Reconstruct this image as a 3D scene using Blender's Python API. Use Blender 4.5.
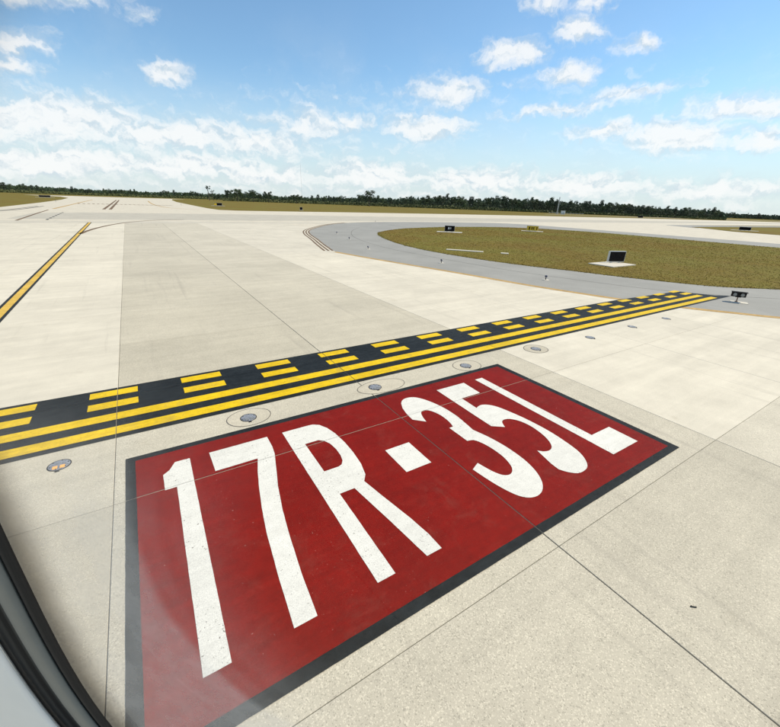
import bpy, bmesh, math, random
from mathutils import Vector, Matrix
from mathutils.geometry import tessellate_polygon

random.seed(7)
for o in list(bpy.data.objects):
    bpy.data.objects.remove(o, do_unlink=True)
scene = bpy.context.scene
COL = scene.collection
rad = math.radians

# ------------------------------------------------------------------ camera
# world frame: x along the holding line (to the right), y across it (towards the runway), metres
CAM = Vector((3.3341, -7.9636, 4.2423))
CR = Vector((0.84466459, -0.53419549, 0.03430605))
CU = Vector((0.17980325, 0.34349985, 0.92178015))
CF = Vector((0.50419492, 0.77242671, -0.38619225))
FPX = 381.83
cd = bpy.data.cameras.new('camera')
cam = bpy.data.objects.new('camera', cd)
COL.objects.link(cam)
cd.sensor_fit = 'HORIZONTAL'
cd.sensor_width = 36.0
cd.lens = 36.0 * FPX / 780.0
cd.clip_start = 0.01
cd.clip_end = 20000
m = Matrix.Identity(4)
for i in range(3):
    m[i][0], m[i][1], m[i][2], m[i][3] = CR[i], CU[i], -CF[i], CAM[i]
cam.matrix_world = m
scene.camera = cam
scene.render.resolution_x = 1024
scene.render.resolution_y = 954

# ------------------------------------------------------------------ light
SUN_AZ, SUN_EL = 107.0, 52.0        # azimuth from +y towards +x
sv = Vector((math.sin(rad(SUN_AZ)) * math.cos(rad(SUN_EL)), math.cos(rad(SUN_AZ)) * math.cos(rad(SUN_EL)), math.sin(rad(SUN_EL))))
sd = bpy.data.lights.new('sun', 'SUN')
sd.energy = 4.3
sd.angle = rad(0.53)
sd.color = (1.0, 0.895, 0.72)
sun = bpy.data.objects.new('sun', sd)
COL.objects.link(sun)
sun.rotation_euler = sv.to_track_quat('Z', 'Y').to_euler()
sun.location = (0, 0, 60)

scene.view_settings.view_transform = 'Standard'
scene.view_settings.look = 'None'
scene.view_settings.exposure = 0.06
scene.view_settings.gamma = 1.0
scene.view_settings.use_curve_mapping = False


class NT:
    """small helper round a node tree"""
    def __init__(self, tree):
        self.t = tree
        self.n = tree.nodes
        self.l = tree.links

    def new(self, typ, **kw):
        nd = self.n.new(typ)
        for k, v in kw.items():
            setattr(nd, k, v)
        return nd

    def put(self, sock, v):
        if hasattr(v, 'is_output'):
            self.l.new(v, sock)
        else:
            sock.default_value = v

    def math(self, op, a, b=0.0, c=None, clamp=False):
        nd = self.new('ShaderNodeMath', operation=op, use_clamp=clamp)
        self.put(nd.inputs[0], a)
        self.put(nd.inputs[1], b)
        if c is not None:
            self.put(nd.inputs[2], c)
        return nd.outputs[0]

    def vmath(self, op, a, b=(0, 0, 0), out=0):
        nd = self.new('ShaderNodeVectorMath', operation=op)
        self.put(nd.inputs[0], a)
        if op not in ('LENGTH', 'NORMALIZE'):
            self.put(nd.inputs[1], b)
        return nd.outputs['Value'] if op in ('LENGTH', 'DOT_PRODUCT') else nd.outputs[0]

    def noise(self, vec, scale, detail=3.0, rough=0.55, dist=0.0, dim='3D'):
        nd = self.new('ShaderNodeTexNoise', noise_dimensions=dim)
        self.put(nd.inputs['Vector'], vec)
        nd.inputs['Scale'].default_value = scale
        nd.inputs['Detail'].default_value = detail
        nd.inputs['Roughness'].default_value = rough
        nd.inputs['Distortion'].default_value = dist
        return nd

    def range(self, v, a, b, c=0.0, d=1.0, smooth=True):
        nd = self.new('ShaderNodeMapRange', interpolation_type='SMOOTHSTEP' if smooth else 'LINEAR', clamp=True)
        self.put(nd.inputs[0], v)
        for i, x in enumerate((a, b, c, d)):
            self.put(nd.inputs[1 + i], x)
        return nd.outputs[0]

    def mix(self, f, a, b, blend='MIX'):
        nd = self.new('ShaderNodeMix', data_type='RGBA', blend_type=blend)
        self.put(nd.inputs[0], f)
        self.put(nd.inputs[6], a)
        self.put(nd.inputs[7], b)
        return nd.outputs[2]


# ------------------------------------------------------------------ world: sky and clouds
world = bpy.data.worlds.new('World')
scene.world = world
world.use_nodes = True
W = NT(world.node_tree)
W.n.clear()
wout = W.new('ShaderNodeOutputWorld')
sky = W.new('ShaderNodeTexSky', sky_type='NISHITA')
sky.sun_disc = False
sky.sun_elevation = rad(SUN_EL)
sky.sun_rotation = rad(SUN_AZ)
sky.altitude = 0
sky.air_density = 1.0
sky.dust_density = 0.12
sky.ozone_density = 1.6
bg1 = W.new('ShaderNodeBackground')
W.l.new(W.mix(1.0, sky.outputs[0], (0.93, 1.10, 1.12, 1), 'MULTIPLY'), bg1.inputs[0])
bg1.inputs[1].default_value = 0.14
geo = W.new('ShaderNodeTexCoord')
dirv = geo.outputs['Generated']
sep = W.new('ShaderNodeSeparateXYZ')
W.l.new(dirv, sep.inputs[0])
az = W.math('MULTIPLY', W.math('ARCTAN2', sep.outputs[0], sep.outputs[1]), 57.29578)
el = W.math('MULTIPLY', W.math('ARCSINE', sep.outputs[2]), 57.29578)
comb = W.new('ShaderNodeCombineXYZ')
W.l.new(az, comb.inputs[0])
W.l.new(el, comb.inputs[1])
AE = comb.outputs[0]
# warped coordinates give the ragged outline
n1 = W.noise(AE, 0.16, 3, 0.55)
n2 = W.noise(AE, 0.5, 4, 0.55)
w1 = W.vmath('SUBTRACT', n1.outputs['Color'], (0.5, 0.5, 0.5))
w1 = W.vmath('MULTIPLY', w1, (6.0, 2.0, 0))
w2 = W.vmath('SUBTRACT', n2.outputs['Color'], (0.5, 0.5, 0.5))
w2 = W.vmath('MULTIPLY', w2, (3.2, 1.8, 0))
n4 = W.noise(AE, 1.5, 3, 0.6)
w3 = W.vmath('MULTIPLY', W.vmath('SUBTRACT', n4.outputs['Color'], (0.5, 0.5, 0.5)), (1.2, .9, 0))
AEW = W.vmath('ADD', W.vmath('ADD', W.vmath('ADD', AE, w1), w2), w3)
CLOUDS = [  # azimuth, elevation, half width, half height, tilt, weight
    (-1.9, 17.2, 5.5, 1.3, .22, 1.4), (4.6, 16.9, 1.3, .6, .18, .7), (-6.5, 12.4, 2.8, 1.0, .21, 1.2), (-7.5, 10.6, 2.4, 1.0, .19, 1.2),
    (6.1, 12.3, 2.5, 1.15, .14, 1.4), (-5.4, 6.6, 10, 2.4, .12, 1.5), (6.0, 6.4, 12, 1.9, .06, 1.25), (15, 6.3, 9, 1.8, .04, 1.1), (-5.2, 2.8, 10, 1.5, .08, 1.7),
    (7.2, 3.4, 10, 1.4, .07, 1.5), (21.5, 8.6, 7.0, 2.0, .06, .95), (27, 9.5, 3.5, 1.2, .1, .8), (36.5, 9.1, 5.4, 1.7, .02, 1.5), (39.4, 13.0, 4.8, 1.7, .1, 1.3),
    (46.3, 16.2, 3.3, 1.3, -.03, 1.4), (53.0, 14.2, 3.4, 1.2, -.02, 1.35), (53.1, 17.9, 2.8, 1.0, -.08, 1.2), (58.6, 16.2, 2.0, .9, -.2, 1.3),
    (49.7, 20.4, 3.2, .9, -.07, 1.0), (54.8, 20.0, 1.5, .9, -.1, 1.1), (60.1, 12.0, 4.6, .8, .05, 1.2), (53.0, 10.9, 8.0, .7, .06, .95),
    (65.4, 7.8, 5.4, 1.9, -.05, 1.6), (58.4, 8.6, 4.2, 1.0, .04, 1.3), (72.2, 7.3, 2.4, 1.2, -.06, 1.4), (70.8, 10.0, 5.4, 1.3, -.02, 1.3),
    (16, 3.0, 10, 1.3, .02, 1.2), (30, 3.3, 9, 1.8, 0, 1.4), (44, 3.1, 10, 1.8, 0, 1.35), (57, 2.8, 9, 1.6, 0, 1.2), (70, 2.4, 9, 1.4, 0, 1.1),
    (32, 1.2, 60, 1.0, 0, .5), (4, 5.2, 22, 2.8, .02, .5), (34, 12.0, 14, .9, .06, .2),
]
acc = None
for (a, e, sa, se, tl, wt) in CLOUDS:
    mp = W.new('ShaderNodeMapping', vector_type='TEXTURE')
    W.l.new(AEW, mp.inputs[0])
    mp.inputs[1].default_value = (a, e, 0)
    mp.inputs[2].default_value = (0, 0, math.atan(tl))
    mp.inputs[3].default_value = (sa * 1.25, se * 1.25, 1)
    v = W.math('MULTIPLY_ADD', W.vmath('LENGTH', mp.outputs[0]), -wt, wt)
    acc = v if acc is None else W.math('MAXIMUM', acc, v)
# the same kind of broken cloud in the rest of the sky
outside = W.math('MAXIMUM', W.range(az, 80, 100), W.range(az, -14, -34))
outside = W.math('MAXIMUM', outside, W.range(el, 24, 34))
n3 = W.noise(dirv, 3.2, 4, 0.58)
n3v = W.math('MULTIPLY', W.math('SUBTRACT', n3.outputs['Fac'], 0.54), 4.0)
gen = W.math('SUBTRACT', W.math('ADD', n3v, 0.0), W.math('MULTIPLY', W.math('SUBTRACT', 1.0, outside), 3.0))
acc = W.math('MAXIMUM', acc, gen)
AEN = W.vmath('MULTIPLY', AEW, (.62, 1.0, 1.0))
nf = W.noise(AEN, 0.7, 6, 0.56)
nf2 = W.noise(W.vmath('ADD', AEN, (.22, .55, 0)), 0.7, 4, 0.56)
fine = W.math('MULTIPLY', W.math('SUBTRACT', nf.outputs['Fac'], 0.5), 1.75)
dens = W.math('ADD', acc, fine)
mask = W.range(dens, -.22, 1.1)
mask = W.math('MULTIPLY', mask, 0.88)
# thin haze low over the horizon
hz = W.range(el, 15.0, 0.0, 0.0, 0.85)
veil = W.math('MULTIPLY', W.range(W.noise(AE, 0.09, 5, .6).outputs['Fac'], .42, .72, 0, .22), W.range(el, 22, 10, 0, 1))
mask = W.math('MAXIMUM', mask, veil)
# denser hearts are whiter, thin edges and flat undersides are bluer
shade = W.range(W.math('ADD', W.math('MULTIPLY', dens, .55), W.math('MULTIPLY', W.math('SUBTRACT', nf.outputs['Fac'], nf2.outputs['Fac']), 3.0)), -.25, .65)
ccol = W.mix(shade, (0.64, 0.735, 0.81, 1), (0.97, 0.975, 0.975, 1))
bgc = W.new('ShaderNodeBackground')
W.l.new(ccol, bgc.inputs[0])
bgc.inputs[1].default_value = 0.98
bgh = W.new('ShaderNodeBackground')
bgh.inputs[0].default_value = (0.655, 0.745, 0.80, 1)
bgh.inputs[1].default_value = 0.97
mh = W.new('ShaderNodeMixShader')
W.l.new(hz, mh.inputs[0])
W.l.new(bg1.outputs[0], mh.inputs[1])
W.l.new(bgh.outputs[0], mh.inputs[2])
mc = W.new('ShaderNodeMixShader')
W.l.new(mask, mc.inputs[0])
W.l.new(mh.outputs[0], mc.inputs[1])
W.l.new(bgc.outputs[0], mc.inputs[2])
W.l.new(mc.outputs[0], wout.inputs[0])
world.cycles.sampling_method = 'MANUAL'
world.cycles.sample_map_resolution = 512


# ------------------------------------------------------------------ materials
def material(name):
    mt = bpy.data.materials.new(name)
    mt.use_nodes = True
    k = NT(mt.node_tree)
    b = k.n['Principled BSDF']
    return mt, k, b


def pos(k):
    g = k.new('ShaderNodeNewGeometry')
    return g.outputs['Position']


def simple(name, col, rough=0.6, metal=0.0, emit=None, var=0.0, vs=8.0):
    mt, k, b = material(name)
    b.inputs['Roughness'].default_value = rough
    b.inputs['Metallic'].default_value = metal
    c = (*col, 1)
    if var:
        n = k.noise(pos(k), vs, 4, .6)
        f = k.range(n.outputs['Fac'], .3, .7, 1 - var, 1 + var)
        c = k.mix(1.0, c, f, 'MULTIPLY')
    k.put(b.inputs['Base Color'], c)
    if emit:
        b.inputs['Emission Color'].default_value = (*emit[0], 1)
        b.inputs['Emission Strength'].default_value = emit[1]
    return mt


def concrete(name, use_obj=True, col=(.6, .57, .5), agg=1.0):
    mt, k, b = material(name)
    P = pos(k)
    if use_obj:
        oi = k.new('ShaderNodeObjectInfo')
        base = oi.outputs['Color']
        rnd = oi.outputs['Random']
        aggf = oi.outputs['Alpha']
    else:
        base = (*col, 1)
        rnd = 0.5
        aggf = agg
    base = k.mix(1.0, base, (1.035, .98, .88, 1), 'MULTIPLY')        # warm limestone aggregate
    big = k.noise(P, 0.35, 5, .6).outputs['Fac']
    mid = k.noise(P, 2.3, 5, .6).outputs['Fac']
    st = k.vmath('MULTIPLY', P, (0.12, 1.7, 1.0))
    streak = k.noise(st, 1.3, 6, .65).outputs['Fac']
    c = k.mix(1.0, base, k.range(big, .3, .7, .93, 1.05), 'MULTIPLY')
    c = k.mix(1.0, c, k.range(mid, .25, .75, .965, 1.03), 'MULTIPLY')
    c = k.mix(1.0, c, k.range(streak, .3, .72, .935, 1.045), 'MULTIPLY')
    # exposed aggregate: single pale stones and small dark pits in an even matrix
    vo = k.new('ShaderNodeTexVoronoi', feature='F1')
    k.put(vo.inputs['Vector'], P)
    vo.inputs['Scale'].default_value = 88.0
    stone = k.new('ShaderNodeSeparateColor')
    k.l.new(vo.outputs['Color'], stone.inputs[0])
    pale = k.range(stone.outputs[0], .80, .86, 0, .26)
    dark = k.range(stone.outputs[1], .86, .92, 0, .26)
    fine = k.noise(P, 120, 2, .6).outputs['Fac']
    both = k.math('MULTIPLY', k.math('ADD', 1.0, k.math('SUBTRACT', pale, dark)), k.range(fine, .3, .7, .90, 1.08))
    spk = k.math('ADD', 1.0, k.math('MULTIPLY', k.math('SUBTRACT', both, 1.0), aggf))
    c = k.mix(1.0, c, spk, 'MULTIPLY')
    pit = k.range(k.noise(P, 15, 5, .8).outputs['Fac'], .70, .76, 0, .6)
    pit = k.math('MULTIPLY', pit, aggf)
    c = k.mix(pit, c, (.12, .105, .085, 1))
    # blotchy wear and drips with shapes of their own
    stn = k.range(k.noise(P, 0.9, 7, .7, .6).outputs['Fac'], .60, .75, 0, .28)
    c = k.mix(stn, c, (.36, .30, .20, 1))
    # tyre rubber dragged along the taxiing direction, and oil drips
    ty = k.noise(k.vmath('MULTIPLY', P, (2.6, .10, 1.0)), 1.0, 5, .65, .3).outputs['Fac']
    c = k.mix(k.range(ty, .56, .74, 0, .20), c, (.20, .18, .15, 1))
    oil = k.range(k.noise(P, 5.5, 3, .5).outputs['Fac'], .755, .80, 0, .45)
    c = k.mix(oil, c, (.16, .14, .11, 1))
    k.put(b.inputs['Base Color'], c)
    b.inputs['Roughness'].default_value = 0.86
    b.inputs['Specular IOR Level'].default_value = 0.25
    bp = k.new('ShaderNodeBump')
    bp.inputs['Strength'].default_value = 0.2
    bp.inputs['Distance'].default_value = 0.003
    k.l.new(fine, bp.inputs['Height'])
    k.l.new(bp.outputs[0], b.inputs['Normal'])
    return mt


def paint(name, col, chips, chipcol, rough=.55, pits=.0, pitcol=(.05, .05, .05), var=.10, dirt=0.0):
    """road paint over concrete: tone shifts, chips that show the pavement, small pits"""
    mt, k, b = material(name)
    P = pos(k)
    big = k.noise(P, 0.8, 5, .65).outputs['Fac']
    mid = k.noise(P, 6, 5, .7).outputs['Fac']
    c = k.mix(1.0, (*col, 1), k.range(big, .3, .7, 1 - var, 1 + var), 'MULTIPLY')
    c = k.mix(1.0, c, k.range(mid, .3, .7, 1 - var, 1 + var), 'MULTIPLY')
    fi = k.noise(P, 70, 3, .7).outputs['Fac']
    c = k.mix(1.0, c, k.range(fi, .3, .7, .86, 1.13), 'MULTIPLY')
    if dirt:
        dn = k.range(k.noise(P, 1.7, 7, .72, .8).outputs['Fac'], .50, .72, 0, dirt)
        c = k.mix(dn, c, (.20, .17, .12, 1))
    if pits:
        pt = k.range(k.noise(P, 33, 3, .7).outputs['Fac'], .625, .675, 0, pits)
        pt = k.math('MULTIPLY', pt, k.range(k.noise(P, 1.1, 4, .6).outputs['Fac'], .4, .6, .25, 1))
        c = k.mix(pt, c, (*pitcol, 1))
    # faint rolled laps and scuffs across the paint
    sc = k.noise(k.vmath('MULTIPLY', P, (.5, 5.0, 1.0)), 2.2, 5, .7, .4).outputs['Fac']
    c = k.mix(1.0, c, k.range(sc, .35, .70, 1 + var * .7, 1 - var), 'MULTIPLY')
    if chips:
        ch = k.range(k.noise(P, 26, 4, .75).outputs['Fac'], .705 - .02 * chips, .74, 0, .9)
        ch = k.math('MULTIPLY', ch, k.range(k.noise(P, .7, 4, .6).outputs['Fac'], .42, .62, .2, 1))
        c = k.mix(ch, c, (*chipcol, 1))
    k.put(b.inputs['Base Color'], c)
    b.inputs['Roughness'].default_value = rough
    b.inputs['Specular IOR Level'].default_value = 0.08
    bp = k.new('ShaderNodeBump')
    bp.inputs['Strength'].default_value = 0.25
    bp.inputs['Distance'].default_value = 0.003
    k.l.new(fi, bp.inputs['Height'])
    k.l.new(bp.outputs[0], b.inputs['Normal'])
    return mt


M = {}
M['slab'] = concrete('slab_concrete')
M['runway'] = concrete('runway_concrete', False, (.60, .57, .50), .3)
M['runway_grey'] = concrete('runway_grooved', False, (.475, .46, .415), .3)
M['pad'] = concrete('pad_concrete', False, (.62, .60, .55), .3)
M['grout'] = concrete('grout', False, (.515, .485, .41), .8)
M['seal'] = simple('joint_seal', (.075, .07, .06), .9, var=.3, vs=3)
M['red'] = paint('red_paint', (.194, .0052, .0022), 2.2, (.48, .34, .27), .6, var=.09, dirt=.08)
M['white'] = paint('white_paint', (.72, .695, .615), 0, (1, 1, 1), .6, pits=.95, pitcol=(.12, .10, .08), var=.04)
M['yellow'] = paint('yellow_paint', (.74, .485, .008), 0, (1, 1, 1), .55, pits=.7, pitcol=(.13, .09, .02), var=.10, dirt=.22)
M['ochre'] = paint('ochre_paint', (.66, .42, .07), 0, (1, 1, 1), .6, pits=.6, pitcol=(.2, .15, .08), var=.12, dirt=.3)
M['black'] = paint('black_paint', (.017, .020, .021), .7, (.36, .36, .33), .6, var=.22)
M['tan'] = paint('faded_tan_paint', (.47, .30, .11), 0, (1, 1, 1), .7, pits=.6, pitcol=(.35, .30, .22), var=.15, dirt=.4)
M['brown'] = paint('worn_brown_paint', (.17, .11, .065), .7, (.4, .38, .33), .7, var=.2)


def asphalt_mat():
    mt, k, b = material('shoulder_asphalt')
    P = pos(k)
    big = k.noise(P, .25, 6, .65).outputs['Fac']
    fine = k.noise(P, 30, 4, .7).outputs['Fac']
    c = k.mix(k.range(big, .3, .7), (.275, .264, .232, 1), (.330, .317, .280, 1))
    c = k.mix(1.0, c, k.range(fine, .3, .7, .85, 1.13), 'MULTIPLY')
    s = k.range(k.noise(P, .8, 7, .7).outputs['Fac'], .58, .72, 0, .3)
    c = k.mix(s, c, (.40, .39, .35, 1))
    k.put(b.inputs['Base Color'], c)
    b.inputs['Roughness'].default_value = .85
    return mt


def grass_mat(name, dark=1.0):
    mt, k, b = material(name)
    P = pos(k)
    n1_ = k.noise(P, .07, 6, .65, .5).outputs['Fac']
    n2_ = k.noise(P, .55, 6, .7).outputs['Fac']
    n3_ = k.noise(P, 4.5, 4, .7).outputs['Fac']
    c = k.mix(k.range(n1_, .35, .65), (.172, .118, .020, 1), (.172, .150, .026, 1))
    c = k.mix(k.range(n2_, .45, .72, 0, .55), c, (.125, .080, .020, 1))
    c = k.mix(k.range(n3_, .50, .75, 0, .6), c, (.240, .190, .070, 1))
    c = k.mix(1.0, c, (dark, dark, dark, 1), 'MULTIPLY')
    k.put(b.inputs['Base Color'], c)
    b.inputs['Roughness'].default_value = .95
    b.inputs['Specular IOR Level'].default_value = .1
    bp = k.new('ShaderNodeBump')
    bp.inputs['Strength'].default_value = .22
    bp.inputs['Distance'].default_value = .08
    k.l.new(n3_, bp.inputs['Height'])
    k.l.new(bp.outputs[0], b.inputs['Normal'])
    return mt


M['asphalt'] = asphalt_mat()
M['grass'] = grass_mat('dry_grass')
M['blade'] = grass_mat('grass_blades', 1.35)
M['steel'] = simple('cast_steel', (.26, .27, .29), .65, .25, var=.35, vs=40)
M['dark_metal'] = simple('dark_paint', (.008, .008, .009), .8, var=.2)
M['dark_metal'].node_tree.nodes['Principled BSDF'].inputs['Specular IOR Level'].default_value = .2
M['amber'] = simple('amber_glass', (.85, .33, .04), .2, emit=((1, .62, .25), .35))
M['lens'] = simple('clear_lens', (.34, .33, .30), .25)
M['lens_dull'] = simple('dull_lens', (.22, .22, .21), .3)
M['alu'] = simple('aluminium', (.62, .62, .60), .45, .3)
M['sign_black'] = simple('sign_black', (.006, .006, .007), .95)
M['sign_black'].node_tree.nodes['Principled BSDF'].inputs['Specular IOR Level'].default_value = .1
M['sign_yellow'] = simple('sign_yellow', (.75, .50, .03), .5)
M['sign_white'] = simple('sign_white', (.8, .8, .78), .5)
M['blue'] = simple('blue_lens', (.012, .02, .07), .3)
M['shed'] = simple('shed_white', (.80, .79, .75), .6, var=.05)
M['bark'] = simple('bark', (.085, .065, .05), .9, var=.3, vs=2)
M['orange'] = simple('rusty_paint', (.20, .09, .04), .6)


def leaf_mat(name, a, bcol):
    mt, k, b = material(name)
    oi = k.new('ShaderNodeObjectInfo')
    n = k.noise(pos(k), .45, 3, .6).outputs['Fac']
    c = k.mix(k.range(n, .3, .7), (*a, 1), (*bcol, 1))
    c = k.mix(1.0, c, k.range(oi.outputs['Random'], 0, 1, .75, 1.3, smooth=False), 'MULTIPLY')
    k.put(b.inputs['Base Color'], c)
    b.inputs['Roughness'].default_value = .7
    b.inputs['Specular IOR Level'].default_value = .2
    return mt


M['leaf_a'] = leaf_mat('leaf_dark', (.022, .042, .020), (.044, .070, .030))
M['leaf_b'] = leaf_mat('leaf_mid', (.030, .055, .020), (.062, .090, .026))
M['leaf_c'] = leaf_mat('leaf_olive', (.055, .068, .022), (.095, .100, .036))


# ------------------------------------------------------------------ mesh helpers
def link(name, me, mat=None, parent=None):
    o = bpy.data.objects.new(name, me)
    COL.objects.link(o)
    if mat is not None and me is not None and not me.materials:
        me.materials.append(mat)
    if parent is not None:
        o.parent = parent
    return o


def rotz_(a):
    return Matrix.Rotation(rad(a), 4, 'Z')


def from_bm(name, bm, mat, parent=None, smooth=False):
    me = bpy.data.meshes.new(name)
    bm.normal_update()
    bm.to_mesh(me)
    bm.free()
    if smooth:
        for p in me.polygons:
            p.use_smooth = True
    return link(name, me, mat, parent)


def tag(o, label=None, cat=None, group=None, kind=None):
    if label:
        o['label'] = label
    if cat:
        o['category'] = cat
    if group:
        o['group'] = group
    if kind:
        o['kind'] = kind
    return o


def empty(name, loc=(0, 0, 0), rz=0.0):
    o = bpy.data.objects.new(name, None)
    o.empty_display_size = .2
    COL.objects.link(o)
    o.location = loc
    o.rotation_euler = (0, 0, rz)
    return o


def box(bm, c, s, rot=None, bevel=0.0):
    mt = Matrix.Translation(c)
    if rot is not None:
        mt = mt @ rot
    mt = mt @ Matrix.Diagonal((s[0], s[1], s[2], 1))
    r = bmesh.ops.create_cube(bm, size=1.0, matrix=mt)
    if bevel:
        es = list({e for v in r['verts'] for e in v.link_edges})
        bmesh.ops.bevel(bm, geom=es, offset=bevel, segments=2, affect='EDGES', profile=.6)


def tube(bm, p0, p1, r0, r1=None, n=10):
    p0, p1 = Vector(p0), Vector(p1)
    r1 = r0 if r1 is None else r1
    d = p1 - p0
    q = d.to_track_quat('Z', 'Y').to_matrix().to_4x4()
    bmesh.ops.create_cone(bm, cap_ends=True, segments=n, radius1=r0, radius2=r1, depth=d.length,
                          matrix=Matrix.Translation((p0 + p1) / 2) @ q)


def lathe(bm, prof, n=28, c=(0, 0, 0), cap=True):
    rings = []
    for (r, z) in prof:
        rings.append([bm.verts.new((c[0] + r * math.cos(2 * math.pi * i / n), c[1] + r * math.sin(2 * math.pi * i / n), c[2] + z)) for i in range(n)])
    for a, b in zip(rings, rings[1:]):
        for i in range(n):
            j = (i + 1) % n
            bm.faces.new((a[i], a[j], b[j], b[i]))
    if cap:
        bm.faces.new(rings[-1])
    bmesh.ops.recalc_face_normals(bm, faces=bm.faces)


def tess(bm, loops, z):
    """fill flat loops (outer, then holes) as triangles facing up"""
    vs = [[Vector((p[0], p[1], 0)) for p in lp] for lp in loops]
    flat = [bm.verts.new((p.x, p.y, z)) for lp in vs for p in lp]
    fs = []
    for t in tessellate_polygon(vs):
        try:
            f = bm.faces.new([flat[i] for i in t])
        except ValueError:
            continue
        f.normal_update()
        if f.normal.z < 0:
            f.normal_flip()
        fs.append(f)
    return fs


def sheet(name, loops, z, mat, skirt=.06, parent=None):
    bm = bmesh.new()
    tess(bm, loops, z)
    if skirt:
        for lp in loops:
            n = len(lp)
            t = [bm.verts.new((p[0], p[1], z)) for p in lp]
            b_ = [bm.verts.new((p[0], p[1], z - skirt)) for p in lp]
            for i in range(n):
                j = (i + 1) % n
                bm.faces.new((t[i], t[j], b_[j], b_[i]))
        bmesh.ops.remove_doubles(bm, verts=bm.verts, dist=1e-5)
    return from_bm(name, bm, mat, parent)


def smooth_line(pts, n=6, closed=False):
    """Catmull-Rom through the points"""
    out = []
    N = len(pts)
    rng = range(N if closed else N - 1)
    for i in rng:
        g = (lambda j: pts[j % N]) if closed else (lambda j: pts[max(0, min(N - 1, j))])
        p0, p1, p2, p3 = g(i - 1), g(i), g(i + 1), g(i + 2)
        for s in range(n):
            t = s / n
            out.append(tuple(.5 * ((2 * p1[k]) + (-p0[k] + p2[k]) * t + (2 * p0[k] - 5 * p1[k] + 4 * p2[k] - p3[k]) * t * t + (-p0[k] + 3 * p1[k] - 3 * p2[k] + p3[k]) * t ** 3) for k in (0, 1)))
    if not closed:
        out.append(tuple(pts[-1]))
    return out


def ribbon(line, w, off=0.0):
    """outline of a band of width w along a line, shifted sideways by off"""
    L, R_ = [], []
    for i, p in enumerate(line):
        a = line[max(0, i - 1)]
        b = line[min(len(line) - 1, i + 1)]
        dx, dy = b[0] - a[0], b[1] - a[1]
        ln = math.hypot(dx, dy)
        nx, ny = -dy / ln, dx / ln
        L.append((p[0] + nx * (off + w / 2), p[1] + ny * (off + w / 2)))
        R_.append((p[0] + nx * (off - w / 2), p[1] + ny * (off - w / 2)))
    return L, R_


def ribbon_mesh(name, line, w, z, mat, parent=None, off=0.0, dash=None):
    L, R_ = ribbon(line, w, off)
    bm = bmesh.new()
    run = 0.0
    for i in range(len(L) - 1):
        keep = True
        if dash:
            keep = (run % (dash[0] + dash[1])) < dash[0]
            run += math.hypot(line[i + 1][0] - line[i][0], line[i + 1][1] - line[i][1])
        if keep:
            f = bm.faces.new([bm.verts.new((q[0], q[1], z)) for q in (R_[i], R_[i + 1], L[i + 1], L[i])])
    bmesh.ops.remove_doubles(bm, verts=bm.verts, dist=1e-5)
    bmesh.ops.recalc_face_normals(bm, faces=bm.faces)
    for f in bm.faces:
        if f.normal.z < 0:
            f.normal_flip()
    return from_bm(name, bm, mat, parent)


# ------------------------------------------------------------------ ground and pavements
UJ = [-23.9, -18.7, -13.5, -8.3, -3.12, 2.35, 7.47, 12.65, 17.85, 23.05, 28.25, 33.45, 38.65]
VJ = [-6.02 + 3.87 * k for k in range(-3, 21)]
VEND = VJ[-1]
UGAP = {7.47: .016, 12.65: .012, 2.35: .010}
Z_ASPH, Z_BED, Z_MARK, Z_TOP = .004, .008, .012, .016

g = sheet('ground', [[(-5000, -3000), (6000, -3000), (6000, 6000), (-5000, 6000)]], -.05, M['grass'], 0)
tag(g, kind='structure')

INNER = [(70, -32), (52, -24), (40, -15.5), (32.5, -8.5), (27.95, -3.3), (26.95, -1.96), (25.75, -.3), (24.6, 1.9), (23.75, 4.1), (22.9, 6.8), (22.25, 9.6), (21.4, 13.2),
         (20.4, 17), (19.5, 20.6), (18.55, 25.1)]
INNER2 = [(18.55, 25.1), (20.1, 31), (21.9, 37.4), (23.7, 44.2), (25.9, 50.2), (29.2, 55.9), (35.3, 64.6), (40.8, 70.2), (47, 74.4), (56.2, 77.4), (68, 78.4), (82, 78.2), (94, 76.0), (99.3, 70)]
OUTER = [(99.3, 70), (99.5, 56), (99.6, 44), (100, 29), (99.5, 10), (97, -20), (92, -50)]
inner = smooth_line(INNER, 4)
inner2 = smooth_line(INNER2, 5)
outer = smooth_line(OUTER, 4)
ISLAND = smooth_line([(35.05, 45.3), (31.6, 38.6), (29.5, 32.5), (28.3, 27.5), (27.9, 22.5), (28.4, 17), (29.5, 12.6), (30.9, 9.3), (32.0, 6.2), (33.7, 2.8), (35.2, 1.0), (38.0, -1.0), (48, -8.5), (62, -17), (76, -28), (84, -40),
                      (87, -22), (86.5, 0), (86.6, 16), (87.4, 30), (87.6, 41), (84.4, 51), (77.4, 57.4), (66, 58.9), (58, 58.2), (47, 54.6), (40.4, 50.4)], 4, True)

# taxiway of single concrete slabs over a dark joint filler
tax = sheet('taxiway', [[(UJ[0], VJ[0]), (38.65, VJ[0]), (38.65, 1), (28.3, 24), (28.3, VEND), (UJ[0], VEND)]], -.014, M['seal'], .03)
tag(tax, kind='structure')
WHITE = (.635, .608, .535)
MID = (.565, .540, .465)
GREY = (.512, .487, .415)
cache = {}


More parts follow.
